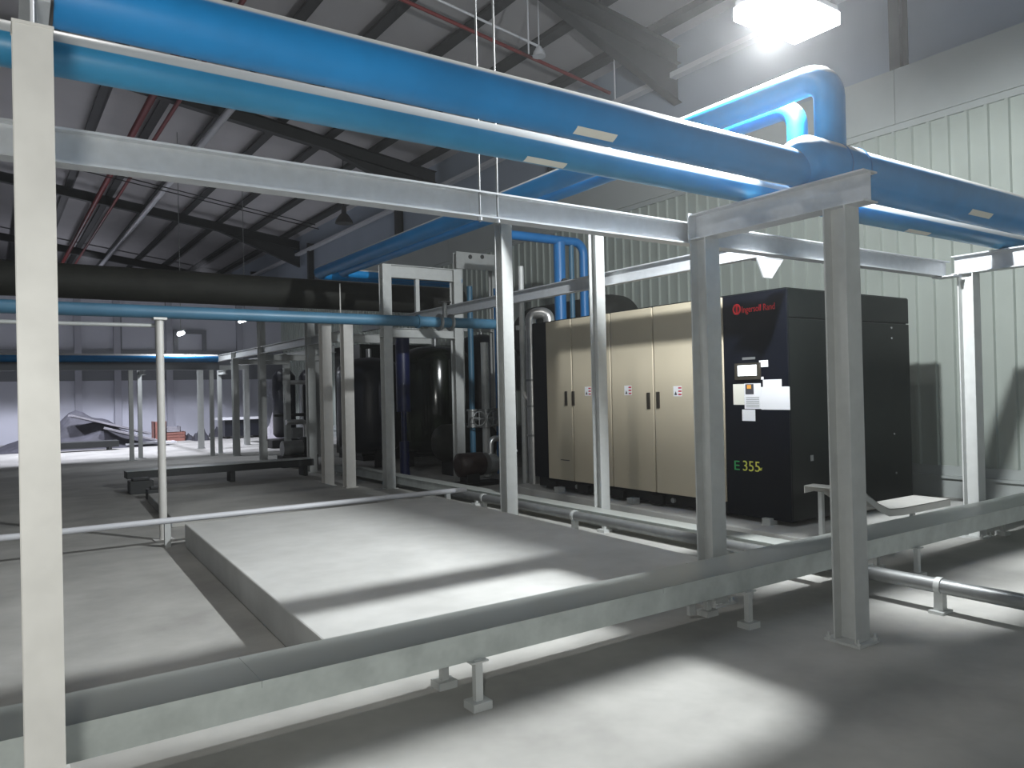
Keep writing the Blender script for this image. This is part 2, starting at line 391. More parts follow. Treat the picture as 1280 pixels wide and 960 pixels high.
# riser trough to the compressor end
t = thing('cable_trough', 'short white topped trough stepping down in front of the black end panel', 'trough', (6.6, 4.15, 0))
cur = [(6.22, .66), (6.36, .665), (6.48, .645), (6.62, .58), (6.80, .475), (6.98, .405), (7.2, .39), (8.12, .388)]
mb = MB()
for yy0, yy1, dz0, dz1 in ((3.96, 4.34, -.006, 0), (3.96, 3.966, -.07, 0), (4.334, 4.34, -.07, 0)):
    vs = []
    for (x, z) in cur: vs += [(x, yy0, z + dz0), (x, yy1, z + dz0), (x, yy1, z + dz1), (x, yy0, z + dz1)]
    n = len(cur); fs = [(0, 1, 2, 3)[::-1], tuple(4 * (n - 1) + k for k in range(4))]
    for i in range(n - 1):
        for k in range(4): fs.append((4 * i + k, 4 * i + (k + 1) % 4, 4 * i + 4 + (k + 1) % 4, 4 * i + 4 + k))
    mb.add(vs, [tuple(f) for f in fs])
mb.build('body', LGALV, t)
for x, z, base in ((6.33, .60, 0), (7.9, .32, 0)):
    ft = MB().box(x - .02, x + .02, 4.22, 4.26, base + .02, z).build('foot', GALV, t)
    MB().box(x - .06, x + .06, 4.18, 4.30, base, base + .025).build('foot_plate', GALV, ft)
# troughs running along the compressor
t = thing('cable_trough', 'low trough running away along the floor in front of the compressor plinth', 'trough', (5.83, 8, 0))
MB().box(5.66, 5.875, 3.75, 14.6, .075, .20).build('body', TRAY, t)
MB().box(5.65, 5.885, 3.75, 14.6, .20, .206).build('lid', TRAY, t)
for yy in (4.8, 6.5, 9.2, 12.0, 14.4):
    ft = MB().box(5.64, 5.88, yy - .02, yy + .02, .03, .075).build('foot', GALV, t)
    for xx in (5.60, 5.80): MB().box(xx, xx + .12, yy - .06, yy + .06, 0, .03).build('foot_plate', GALV, ft)
t = thing('drain_pipe', 'round grey floor pipe on stub supports passing under the trough at lower right', 'pipe', (5.40, 3, 0))
MB().cyl((5.40, -.6, .185), (5.40, 9.4, .185), .052, 20).build('pipe', STEEL, t)
for yy in (.6, 2.72, 4.6, 6.7, 8.6):
    sp = MB().box(5.37, 5.43, yy - .03, yy + .03, .015, .15).build('support', GALV, t)
    MB().box(5.33, 5.47, yy - .05, yy + .05, 0, .02).build('foot_plate', GALV, sp)
    ring(MB(), (5.40, yy, .185), (0, 1, 0), .06, .04, 20).build('clamp', GALV, t)

# low white pipe behind the pad
t = thing('low_pipe', 'thin white pipe lying low across the floor behind the pale plinth', 'pipe', (2.5, 8.9, 0))
MB().cyl((-3.5, 8.98, .285), (5.28, 8.86, .285), .033, 16).build('pipe', WHITEP, t)
for x, y in ((1.58, 8.93), (-1.2, 8.95), (5.0, 8.865)):
    MB().box(x - .03, x + .03, y - .03, y + .03, 0, .255).build('support', GALV, t)

# ------------------------------------------------------------------ compressor
x0, x1, ya, yb_, z0, zt = 6.67, 8.98, 4.80, 8.85, .15, 2.57
t = thing('air_compressor', 'large compressor cabinet with four cream doors, black control front and black end', 'compressor', (x0, 6.8, z0))
MB().box(x0 + .03, x1 - .02, ya + .02, 9.18, .33, zt - .02).build('body', BLACK, t, .01)
sk = MB().box(x0 + .06, x1 - .06, ya + .04, 9.15, z0 + .04, .335)
for yy in (5.9, 6.6, 7.3, 8.0, 8.7): sk.box(x0 + .01, x0 + .06, yy, yy + .22, z0 + .03, .29)
sk.build('skid', DARK, t)
for yy in (5.02, 5.72, 7.05, 8.55): MB().box(x0 - .06, x0 + .06, yy, yy + .10, z0, z0 + .07).build('anchor_lug', GALV, t)
MB().box(8.42, 8.56, ya - .07, ya + .04, z0, z0 + .08).build('anchor_lug', GALV, t)
for yy in (5.85, 6.45, 7.75, 8.25):
    MB().cyl((x0 + .02, yy, .25), (x0 + .05, yy, .25), .03, 12).build('drain_plug', STEEL, t)
def handle(parent, yc, zc):
    MB().box(x0 - .012, x0 - .0005, yc - .028, yc + .028, zc - .10, zc + .10).build('handle', CHAR, parent, .006)
def sticker(parent, px, py):
    c = PX(px, py, x0); s = MB().box(x0 - .002, x0 - .0004, c.y - .065, c.y + .065, c.z - .06, c.z + .06).build('warning_sticker', PAPER, parent)
    mb = MB()
    for k in (-1, 0, 1): mb.box(x0 - .003, x0 - .002, c.y - .062, c.y - .012, c.z + k * .038 - .009, c.z + k * .038 + .009)
    mb.build('red_bar', STKR, s)
    MB().add([(x0 - .003, c.y + .05, c.z - .045), (x0 - .003, c.y + .005, c.z - .045), (x0 - .003, c.y + .028, c.z)], [(0, 1, 2)]).build('triangle_mark', INK, s)
DO = [(8.85, 8.27), (8.26, 7.47), (7.46, 6.70), (6.69, 5.62)]
HN = [(708, 498), (717, 498), (811, 501), (823, 500)]
for i, ((a, b), hp) in enumerate(zip(DO, HN)):
    d = MB().box(x0, x0 + .03, b + .006, a - .006, .325, zt).build('door', CREAM, t, .006)
    c = PX(*hp, x0); handle(d, c.y, c.z)
    if i: sticker(d, *((735, 489), (785, 488), (847, 489))[i - 1])
    if i == 0: MB().box(x0 - .002, x0, 8.36, 8.56, .60, .612).build('latch_mark', INK, d)
MB().box(x0 + .004, x0 + .03, 8.855, 9.18, .325, zt).build('rear_panel', BLACK, t)
fp = MB().box(x0, x0 + .03, ya + .004, 5.615, .20, zt).build('control_front', BLACK, t, .006)
MB().box(x0 + .02, x1, ya, ya + .028, .20, 2.268).build('end_panel', BLACK2, t, .006)
MB().box(x0 + .02, x1, ya, ya + .028, 2.28, zt).build('end_panel', BLACK2, t, .006)
MB().box(x0 + .005, x1, ya + .01, 9.18, zt - .004, zt + .012).build('roof_panel', BLACK2, t, .006)
for xx, zz in ((7.85, 2.24), (7.85, 2.10), (8.6, 2.22), (8.6, 2.10), (8.6, 1.0), (8.62, .55)):
    MB().cyl((xx, ya - .008, zz), (xx, ya + .002, zz), .012, 8).build('screw', STEEL, t)
MB().box(7.0, 7.05, ya - .003, ya, .80, .86).build('badge', STEEL, t)
def plate(name, px0, py0, px1, py1, m, d0=.0015, parent=fp, base=0.0):
    a = PX(px0, py1, x0); b = PX(px1, py0, x0)
    return MB().box(x0 - base - d0, x0 - base - .0002, b.y, a.y, a.z, b.z).build(name, m, parent)
pan = plate('display_unit', 920, 453, 951, 475, CHAR, .02)
plate('display_screen', 924, 456, 947, 470, SCREEN, .003, pan, .02)
plate('name_plate', 928, 446, 944, 450, STEEL, .003)
plate('paper_notice', 949, 450, 960, 459, PAPER)
plate('paper_notice', 951, 471, 954.5, 474.5, PAPER)
plate('paper_notice', 917, 480, 930, 506, PAPER2)
ph = plate('paper_notice', 931, 479, 951, 511, PAPER)
plate('photo_print', 932, 480, 942, 493, INK, .001, ph, .0016); plate('orange_patch', 934, 481, 939, 486, ORNG, .001, ph, .0027)
mb = MB()
a = PX(933, 509, x0); b = PX(949, 496, x0)
for k in range(6): zz = a.z + (b.z - a.z) * k / 5.5; mb.box(x0 - .003, x0 - .0018, b.y, a.y, zz, zz + .006)
mb.build('printed_line', STEEL, ph)
plate('paper_notice', 952, 483, 987, 512, PAPER, .002); plate('paper_notice', 954, 474, 977, 486, PAPER, .0035)
plate('paper_notice', 928, 512, 944, 526, PAPER)
R_, U_ = (0, -1, 0), (0, 0, 1)
p = PX(927, 391.5, x0); q = PX(968, 388, x0)
text('Ingersoll Rand', .098, (x0 - .001, p.y, p.z + .003), R_, U_, REDT, fp, 'brand_lettering', .0015, width=p.y - q.y)
p = PX(921, 387, x0)
MB().sweep([(x0 - .002, p.y + .045 * math.cos(a), p.z + .05 * math.sin(a)) for a in [k * PI / 8 for k in range(17)]], .010, 8).box(x0 - .003, x0 - .0005, p.y - .012, p.y + .012, p.z - .055, p.z + .055).build('brand_emblem', REDT, fp)
p = PX(928, 588, x0); q = PX(949, 588, x0)
text('355', .155, (x0 - .001, p.y, p.z), R_, U_, YELT, fp, 'power_number', .0015, width=p.y - q.y)
p = PX(949.5, 588.5, x0); text('w', .075, (x0 - .001, p.y, p.z), R_, U_, YELT, fp, 'power_suffix', .0015, width=.035)
p = PX(918, 587, x0); q = PX(924, 587, x0); text('E', .145, (x0 - .001, p.y + .01, p.z), R_, U_, GRNT, fp, 'series_letter', .0015, width=.07)

# black cooler hood and blue pipes behind the compressor
t = tag(MB().sweep([(9.75, 13.4, 2.75), (9.75, 13.2, 2.75), (9.75, 10.85, 2.75), (9.75, 10.6, 2.75), (9.75, 10.45, 2.75), (9.75, 10.4, 2.75)], [.55, .62, .62, .57, .42, .2], 32).build('cooler_hood', DUCT), 'black rounded hood showing above the cream doors behind the compressor', 'duct')
t = thing('blue_manifold', 'blue pipe manifold with three drops behind the cream compressor doors', 'pipe', (8.2, 10.2, 0))
MB().sweep(fillet([(7.0, 10.2, 4.12), (8.55, 10.2, 4.12), (8.55, 10.2, .02)], .2), .075, 20).build('header_pipe', BLUED, t)
for xx, r, m in ((8.02, .10, BLUED), (8.28, .045, TEAL)): MB().cyl((xx, 10.2, .02), (xx, 10.2, 4.08), r, 18).build('drop_pipe', m, t)
MB().cyl((8.02, 10.10, 3.4), (8.02, 10.05, 3.4), .06, 14).build('valve_cap', DHOUS, t)

# ------------------------------------------------------------------ middle distance: small blue line, stands, black duct
t = thing('small_blue_pipe', 'thin blue grey pipe crossing left half of the photo at head height', 'pipe', (2, 9.4, 2.5))
MB().cyl((-5, 9.4, 2.585), (6.2, 9.4, 2.575), .073, 24).build('pipe', TEAL, t)
MB().cyl((-5, 9.47, 2.43), (1.6, 9.47, 2.43), .022, 12).build('tracer_pipe', GALV, t)
vx = PY(556, 390, 9.4).x
for dx in (-.09, .09): ring(MB(), (vx + dx, 9.4, 2.575), (1, 0, 0), .12, .03, 20).build('flange', STEEL, t)
v = MB().cyl((vx, 9.4, 2.62), (vx, 9.4, 2.86), .035, 12).build('valve_body', STEEL, t)
ring(MB(), (vx, 9.4, 2.86), (0, 0, 1), .09, .02, 18).build('hand_wheel', DHOUS, v)
xx = PY(522, 390, 9.4).x
ring(MB(), (xx, 9.4, 2.575), (1, 0, 0), .095, .03, 20).build('flange', TEAL, t)
p = PY(203, 600, 9.4)
t = thing('pipe_stand', 'slim white post under the thin blue grey pipe, left of the pale plinth', 'post', (p.x, 9.4, 0))
MB().cyl((p.x, 9.4, .012), (p.x, 9.4, 2.49), .043, 16).build('post', LGALV, t)
MB().box(p.x - .1, p.x + .1, 9.3, 9.5, 0, .012).build('base_plate', LGALV, t)
MB().box(p.x - .07, p.x + .07, 9.33, 9.47, 2.487, 2.512).build('saddle', LGALV, t)
t = tag(MB().sweep([(-8, 14.0, 3.50), (7.6, 14.0, 3.50), (8.3, 14.0, 3.5), (8.31, 14.0, 3.5)], [.275, .275, .275, .1], 32).build('lagged_duct', DUCT), 'long dark lagged duct crossing the hall above the thin blue grey pipe', 'duct')

def hframe(xa, ya, xb, yb, ztop, label, beams, m=GALV, plates=(), h=.15):
    """portal: two columns joined by beams at the given heights"""
    t = thing('pipe_support_frame', label, 'pipe support frame', ((xa + xb) / 2, (ya + yb) / 2, 0))
    d = Vector((xb - xa, yb - ya, 0)).normalized()
    for x, y in ((xa, ya), (xb, yb)): column_part(t, x, y, 0, ztop, m, h, h, bolts=False)
    for z, hh, ov in beams:
        ibeam((xa - d.x * ov, ya - d.y * ov, z), (xb + d.x * ov, yb + d.y * ov, z), hh, .12).build('crossbeam', m, t)
    return t
p = PY(484, 480, 11.8); q = PY(572, 470, 11.8)
t = hframe(p.x, 11.80, q.x, 11.80, 3.76, 'tall portal frame in front of the dark tanks, crossed by the thin blue pipe', [(3.66, .22, .075), (2.62, .16, .1)], h=.16)
xx = PY(521, 360, 11.8).x
MB().box(xx - .035, xx + .035, 11.77, 11.83, 2.7, 3.56).build('hanger', GALV, t)
p = PZ(410, 607); q = PZ(437, 609)
ya_, xq = p.y, q.x
t = thing('steel_column', 'left one of two matching columns left of the portal frame, bright left edge', 'column', (p.x, p.y, 0))
column_part(t, p.x, p.y, 0, 2.88, LGALV, .17, .17, bolts=False, name='shaft')
t = thing('steel_column', 'right one of two matching columns left of the portal frame, small bracket on top', 'column', (q.x, q.y, 0))
sh = column_part(t, q.x, q.y, 0, 2.88, LGALV, .17, .17, bolts=False, name='shaft')
MB().box(q.x - .3, q.x + .12, q.y - .09, q.y + .09, 2.88, 2.90).cyl((q.x - .1, q.y, 2.9), (q.x - .1, q.y, 3.5), .012, 8).build('top_bracket', LGALV, t)
t = thing('steel_beam', 'short level beam joining the twin columns to the portal frame', 'beam', (5.5, 13.2, 2.6))
ibeam((4.9, 13.2, 2.62), (7.2, 13.2, 2.62), .16, .1).build('beam', GALV, t)
ibeam((5.0, 13.0, 2.79), (5.0, 13.4, 2.79), .1, .1).build('packer', GALV, t)
# rack receding along the hall
XR = 5.55
t = thing('pipe_rack', 'dim steel rack receding along the hall left of the twin columns', 'pipe rack', (XR, 18, 0))
ibeam((XR, 13.3, 2.72), (XR, 27.5, 2.72), .17, .12).build('rail', GALV, t)
ibeam((XR + 1.5, 18.0, 2.72), (XR + 1.5, 27.5, 2.72), .17, .12).build('rail', GALV, t)
for yy, zz in ((15.5, 3.3), (18.9, 3.5), (21.35, 2.8), (25.5, 2.8)):
    column_part(t, XR, yy, 0, zz, GALV, .16, .16, bolts=False)
    if yy > 16: column_part(t, XR + 1.5, yy + .3, 0, zz, GALV, .16, .16, bolts=False)
    if yy > 16: ibeam((XR, yy + .12, 2.55), (XR + 1.5, yy + .12, 2.55), .14, .1).build('crossbeam', GALV, t)
# portal 2 beside the far blue drops
pa = PY(572, 330, 13.4); pb = PY(616, 335, 13.4)
t = hframe(pa.x, 13.4, pb.x, 13.4, 4.42, 'dim tall frame with drilled top plate beside the blue drop pipes', [], h=.14)
tp = MB().box(pa.x - .1, pb.x + .12, 13.28, 13.30, 4.08, 4.42).build('top_plate', GALV, t)
for px in (588, 603):
    c = PY(px, 321, 13.27); MB().cyl((c.x, 13.272, c.z), (c.x, 13.281, c.z), .045, 14).build('bolt_hole', DHOUS, tp)
ibeam((pa.x, 13.4, 2.9), (pb.x, 13.4, 2.9), .16, .1).build('crossbeam', GALV, t)
p = PY(656, 560, 9.9); 
t = thing('slim_post', 'thin pale post just right of the mid floor column, beside the silver elbow', 'post', (p.x, p.y, 0))
MB().cyl((p.x, p.y, .01), (p.x, p.y, 3.56), .045, 12).build('post', GALV, t); MB().box(p.x - .08, p.x + .08, p.y - .08, p.y + .08, 0, .012).build('base_plate', GALV, t)
MB().box(p.x - .1, p.x + .16, p.y - .03, p.y + .03, 2.55, 2.62).build('bracket', GALV, t)
p = PY(629, 560, 11.4)
t = thing('slim_post', 'narrow steel post hugging the left side of the mid floor column', 'post', (p.x, p.y, 0))
MB().box(p.x - .06, p.x + .06, p.y - .06, p.y + .06, .01, 4.0).build('post', GALV, t); MB().box(p.x - .1, p.x + .1, p.y - .1, p.y + .1, 0, .012).build('base_plate', GALV, t)

# silver lagged bend beside the compressor
p = PY(686, 402, 9.55); q = PY(671, 402, 9.75)
t = thing('silver_pipe', 'silver lagged pipe bend at the left end of the compressor', 'pipe', (7.2, 9.6, 0))
a = PY(666, 520, 9.62); top = PY(666, 392, 9.62); c = PY(684, 402, 9.42)
MB().sweep(fillet([(a.x, 9.62, .15), (a.x, 9.62, top.z), (c.x + .02, 9.40, top.z), (c.x + .02, 9.40, top.z - .5)], .11, 8), .085, 18).build('pipe', SILV, t)
for zz in (.9, 1.35, 1.75): ring(MB(), (a.x, 9.62, zz), (0, 0, 1), .10, .03, 18).build('band', STEEL, t)
p0 = PY(655, 490, 9.75); 
t = tag(MB().sweep(fillet([tuple(p0), (a.x - .06, 9.7, p0.z - .12), (a.x + .1, 9.45, p0.z - .1)], .1), .03, 12).build('hose', LGALV), 'short white hose joining the thin pale post to the silver pipe', 'hose')
# white hose and elbow low by the column
p = PY(630, 610, 8.9); q = PY(638, 573, 8.9)
t = thing('drain_hose', 'grey drain hose with white nozzle curled at the foot of the mid floor column', 'hose', (p.x, 8.9, 0))
a = PY(627, 612, 8.75); b = PY(628, 595, 8.75); c = PY(640, 590, 8.75); d = PY(634, 577, 8.75); e = PY(645, 562, 8.75)
MB().sweep(fillet([(a.x, 8.75, .05), tuple(b), tuple(c), tuple(d)], .06), .042, 14).build('hose', STEEL, t)
MB().sweep([tuple(d), tuple(e)], .03, 12).build('nozzle', PAPER, t)

# dark receiver tanks behind the portal
def receiver(px, yy, r, ht, m, label):
    c = PY(px, 500, yy)
    t = thing('receiver_tank', label, 'tank', (c.x, yy, 0))
    MB().lathe((c.x, yy, 0), [(r * .55, .30), (r * .8, .36), (r * .95, .45), (r, .58), (r, ht - .3), (r * .95, ht - .16), (r * .78, ht - .05), (r * .5, ht + .02), (.06, ht + .06)], 36).build('shell', m, t)
    for k in range(3):
        a = k * 2 * PI / 3 + .4; MB().box(c.x + r * .75 * math.cos(a) - .06, c.x + r * .75 * math.cos(a) + .06, yy + r * .75 * math.sin(a) - .06, yy + r * .75 * math.sin(a) + .06, 0, .5).build('leg', DARK, t)
    MB().cyl((c.x, yy, ht), (c.x, yy, ht + .25), .06, 14).build('nozzle', STEEL, t)
    return t, c
tk, c = receiver(545, 14.6, .78, 2.55, TANK, 'black vertical receiver tank with a white light streak behind the portal frame')
tk2, c2 = receiver(462, 15.9, .72, 2.35, TANKB, 'dark navy vertical tank between the twin columns and the portal frame')
tk3, c3 = receiver(603, 15.6, .62, 2.9, TANKB, 'dark tank behind the valves, right of the portal frame')
t = thing('filler_cabinet', 'large black cabinet added to fill the deep shade behind the two vertical tanks', 'cabinet', (8.95, 17.8, 0))  # added black bulk that stands for the deep shade between the tanks
MB().box(7.3, 10.6, 17.0, 18.6, .12, 2.78).build('body', BLACK2, t, .01)
MB().box(7.35, 10.55, 17.05, 18.55, 0, .12).build('skid', DARK, t)
for k in range(4): 
    d = MB().box(7.32 + k * .82, 8.12 + k * .82, 16.98, 17.0, .2, 2.7).build('door', BLACK2, t, .004)
    MB().box(8.0 + k * .82, 8.04 + k * .82, 16.965, 16.98, 1.3, 1.5).build('handle', CHAR, d)
p = PY(503, 440, 12.9)
tag(MB().cyl((p.x, 12.9, 1.25), (p.x, 12.9, 2.75), .13, 20).cyl((p.x, 12.9, .7), (p.x, 12.9, 1.25), .05, 14).cyl((p.x, 12.9, 0), (p.x, 12.9, .7), .09, 14).build('filter_column', NAVY), 'deep blue vertical filter pipe seen through left side of the portal frame', 'pipe')
# horizontal dark vessel and pump
a = PY(548, 545, 12.85); 
t = thing('horizontal_vessel', 'low dark horizontal vessel on the floor behind the portal frame', 'tank', (a.x, 12.85, 0))
b = PY(612, 545, 12.85)
MB().sweep([(a.x - .1, 12.85, .62), (a.x, 12.85, .62), (a.x + .1, 12.85, .62), (b.x - .1, 12.85, .62), (b.x, 12.85, .62), (b.x + .1, 12.85, .62)], [.12, .30, .36, .36, .30, .12], 24).build('shell', DUCT, t)
for x in (a.x + .25, b.x - .25): MB().box(x - .06, x + .06, 12.62, 13.08, 0, .36).build('saddle', DARK, t)
a = PY(598, 578, 11.15)
t = thing('pump', 'brown motor pump on the dark floor left of the mid floor column', 'pump', (a.x, 11.15, 0))
MB().sweep([(a.x - .42, 11.15, .36), (a.x - .38, 11.15, .36), (a.x + .05, 11.15, .36), (a.x + .1, 11.15, .36)], [.12, .2, .2, .14], 20).build('motor', BRASS, t)
MB().sweep([(a.x + .1, 11.07, .36), (a.x + .28, 11.07, .36)], [.19, .16], 18).build('casing', STEEL, t)
MB().box(a.x - .45, a.x + .4, 10.95, 11.35, 0, .06).box(a.x - .3, a.x - .05, 11.03, 11.27, .06, .2).build('base', DARK, t)
MB().sweep(fillet([(a.x + .2, 11.07, .45), (a.x + .2, 11.07, .78), (a.x + .5, 11.07, .78)], .1), .05, 12).build('outlet_pipe', SILV, t)
# blue drop pipes with valves
for px, yy, r, zt_, m, lab in ((590, 12.15, .055, 3.55, TEAL, 'slim teal drop pipe with hand wheel valve right of the portal frame'),
                               (626, 12.2, .10, 3.55, BLUED, 'thick blue drop pipe with valve half hidden by the mid floor column'),
                               (607, 12.0, .075, 2.5, GALV, 'pale drop pipe between the teal and thick blue drop pipes')):
    c = PY(px, 500, yy)
    t = thing('drop_pipe', lab, 'pipe', (c.x, yy, 0))
    MB().cyl((c.x, yy, .02), (c.x, yy, zt_), r, 16).build('pipe', m, t)
    for zz in (.95, 1.25): ring(MB(), (c.x, yy, zz), (0, 0, 1), r * 1.9, .035, 18).build('flange', STEEL, t)
    v = MB().cyl((c.x, yy, .95), (c.x, yy, 1.25), r * 1.5, 14).cyl((c.x, yy, 1.1), (c.x - .05, yy - .32, 1.1), .03, 10).build('valve_body', STEEL, t)
    w = MB(); hc = Vector((c.x - .05, yy - .32, 1.1))
    w.sweep([hc + Vector((.13 * math.cos(k * PI / 8), 0, .13 * math.sin(k * PI / 8))) for k in range(17)], .014, 8); w.cyl(hc - Vector((.13, 0, 0)), hc + Vector((.13, 0, 0)), .01, 8); w.cyl(hc - Vector((0, 0, .13)), hc + Vector((0, 0, .13)), .01, 8)
    w.build('hand_wheel', STEEL, v)
# dryers / valve sets left of twin columns
c = PY(372, 520, 23.6)
t = thing('dryer_skid', 'cluttered dark dryer skid with pale pipes behind the receding rack', 'machine', (c.x, 23.7, 0))
MB().box(c.x - .9, c.x + .9, 23.3, 24.3, 0, .25).build('base', DARK, t)
MB().lathe((c.x - .35, 23.8, 0), [(.25, .3), (.35, .4), (.35, 2.2), (.2, 2.4), (.05, 2.45)], 24).build('vessel', TANKB, t)
MB().lathe((c.x + .5, 23.8, 0), [(.25, .3), (.35, .4), (.35, 2.2), (.2, 2.4), (.05, 2.45)], 24).build('vessel', TANKB, t)
MB().cyl((c.x + .08, 23.45, .25), (c.x + .08, 23.45, 2.0), .06, 12).build('pipe', WHITEP, t)
MB().sweep(fillet([(c.x - .5, 23.4, 2.0), (c.x + .3, 23.4, 2.0), (c.x + .3, 23.4, .4)], .12), .07, 12).build('pipe', SILV, t)
MB().cyl((c.x - .8, 23.4, 1.0), (c.x + .8, 23.4, 1.0), .05, 12).build('pipe', DARK, t)
MB().box(c.x - .3, c.x + .2, 23.2, 23.4, .3, .6).build('control_box', STEEL, t)
c = PY(372, 565, 17.0)
t = thing('pump', 'small grey pump set on the floor below the receding rack', 'pump', (c.x, 17, 0))
MB().cyl((c.x - .35, 17, .42), (c.x + .1, 17, .42), .17, 18).build('motor', STEEL, t)
MB().cyl((c.x + .1, 17, .42), (c.x + .3, 17, .42), .24, 18).build('casing', DARK, t)
MB().box(c.x - .4, c.x + .4, 16.8, 17.2, 0, .26).build('base', DARK, t)
MB().sweep(fillet([(c.x + .2, 17, .5), (c.x + .2, 17, 1.0), (c.x - .25, 17, 1.0)], .1), .06, 12).build('outlet_pipe', SILV, t)

# second trough in mid distance, dark, with its blocks
a = PZ(140, 590, .3); b = PZ(345, 583, .3)
t = thing('cable_trough', 'dark low trough lying across the mid floor beyond the slim white post', 'trough', (3.5, 15.4, 0))
MB().box(2.0, 5.35, 14.85, 15.25, .20, .33).build('body', PURL, t); MB().box(1.98, 5.37, 14.82, 15.28, .33, .338).build('lid', TRAY, t)
for x in (2.3, 3.8, 5.2):
    MB().box(x - .04, x + .04, 14.9, 15.2, 0, .20).build('foot', PURL, t)
a = PZ(160, 606)
for i, (dx, dy, sx, sy, sz, lab) in enumerate(((0, 0, .36, .3, .22, 'dark block under the left end of the far low trough, larger one'), (.12, -.95, .22, .22, .16, 'small dark block on the floor before the left end of the far trough'))):
    tag(MB().box(1.95 + dx, 1.95 + dx + sx, 14.2 + dy, 14.2 + dy + sy, 0, sz).box(1.95 + dx + .05, 1.95 + dx + sx - .05, 14.25 + dy, 14.2 + dy + sy - .05, sz, sz + .04).build('timber_block', PURL, bevel=.01), lab, 'block')
# far pipe rack with blue pipe
YR = 22.0
t = thing('pipe_rack', 'thin far rack carrying a blue pipe across the bright far floor at left', 'pipe rack', (2.5, YR, 0))
ibeam((-9, YR, 2.45), (5.3, YR, 2.45), .2, .14).build('rail', FARD, t)
for px in (164, 265):
    c = PY(px, 520, YR); column_part(t, c.x, YR, 0, 2.36, GALV, .10, .10, bolts=False)
for px in (175, 275):
    c = PY(px, 520, YR + .75); column_part(t, c.x, YR + .75, 0, 2.36, GALV, .10, .10, bolts=False); 
    ibeam((c.x, YR, 2.29), (c.x, YR + .75, 2.29), .12, .1).build('crossbeam', GALV, t)
t = tag(MB().cyl((-9, YR, 2.66), (PY(272, 448, YR).x, YR, 2.66), .11, 20).build('blue_pipe', BLUE), 'far blue pipe with a bright highlight lying on the thin far rack', 'pipe')  # pale crown in this paint stands for the white lamp highlight

# ------------------------------------------------------------------ things against the far wall
def heap(cx, cy, lx, ly, h, seed):
    rnd = random.Random(seed); n = 26; mb = MB(); vs = []; fs = []
    ph = [rnd.uniform(0, 6) for _ in range(6)]
    for i in range(n + 1):
        for j in range(n + 1):
            u, v = i / n * 2 - 1, j / n * 2 - 1
            r = min(1, math.hypot(u, v)); e = max(0, (1 - r ** 1.7))
            z = h * e * (.72 + .18 * math.sin(5 * u + ph[0]) + .14 * math.sin(7 * v + 3 * u + ph[1]) + .10 * math.sin(13 * u - 5 * v + ph[2]) + .07 * abs(math.sin(11 * v + ph[3])))
            vs.append((cx + u * lx, cy + v * ly, max(z, .0) + .002))
    for i in range(n):
        for j in range(n): a = i * (n + 1) + j; fs.append((a, a + n + 1, a + n + 2, a + 1))
    return mb.add(vs, fs, False)
c = PY(128, 550, 29.5)
tag(heap(c.x - .6, 29.6, 2.5, 1.5, 1.15, 3).build('tarpaulin_heap', TARP), 'big crumpled grey tarpaulin heap on the far floor at left', 'heap')
for i, (dx, dy, z, ln, tilt, rot, m, lab) in enumerate(((.2, -.3, .75, 2.6, -.28, .25, TIMB, 'pale board leaning down the right slope of the tarpaulin heap'), (.75, -.75, .42, 1.7, -.3, -.1, TIMB, 'shorter pale board below the leaning one on the tarpaulin heap'),
                                            (1.35, -.6, .09, 1.6, 0, .1, PAPER, 'white board lying flat at the right foot of the tarpaulin heap'))):
    cc = Vector((c.x + dx, 29.2 + dy, z)); ax = Vector((math.cos(rot) * math.cos(tilt), math.sin(rot) * math.cos(tilt), math.sin(tilt))); ay = Vector((-math.sin(rot), math.cos(rot), 0)); az = ax.cross(ay)
    tag(MB().obox(cc, ax, ay, az, ln / 2, .2, .03).build('board', m), lab, 'board')
c = PY(112, 556, 27.5)
tag(MB().box(c.x - 1.3, c.x + .8, 27.2, 27.8, .10, .30).box(c.x - 1.1, c.x - 1.0, 27.2, 27.8, 0, .1).box(c.x + .5, c.x + .6, 27.2, 27.8, 0, .1).build('pallet_stack', PURL, bevel=.01), 'low dark slab in front of the tarpaulin heap', 'pallet')
for i, (px, w, h, z, m, lab) in enumerate(((199, .42, .75, 0, CRATE, 'taller orange crate left of the slim white post, by the far wall'), (216, .8, .34, 0, CRATE, 'lower orange crate right of the slim white post, by the far wall'), (213, .62, .2, .345, TIMB, 'pale tray lying on the lower orange crate by the far wall'))):
    c = PY(px, 545, 31.0)
    o = MB().box(c.x - w / 2, c.x + w / 2, 30.7, 31.3, z, z + .04)
    for k in range(3):
        z_ = z + .04 + (h - .04) * k / 3; o.box(c.x - w / 2, c.x + w / 2, 30.7, 30.73, z_, z_ + (h - .04) / 3 - .02).box(c.x - w / 2, c.x + w / 2, 31.27, 31.3, z_, z_ + (h - .04) / 3 - .02)
    for sx in (-1, 1): o.box(c.x + sx * (w / 2 - .015) - .015, c.x + sx * (w / 2 - .015) + .015, 30.7, 31.3, z, z + h)
    tag(o.build('crate', m), lab, 'crate')
for i, (px, y, w, h, m, lab) in enumerate(((233, 31.2, .8, .22, TARP, 'small grey bundle right of the orange crates on the far floor'), (251, 30.4, .9, .46, TARP, 'dark grey bundle midway along the far wall floor'), (270, 32.6, .8, .32, TARP, 'low grey bundle left of the white topped machine by the far wall'))):
    c = PY(px, 545, y)
    tag(heap(c.x, y, w * .36, .5, h * 1.3, 20 + i).build('bundle', m), lab, 'bundle')
c = PY(303, 545, 30.6)
t = thing('machine_box', 'dark boxy machine with a white top by the far wall', 'machine', (c.x, 30.6, 0))
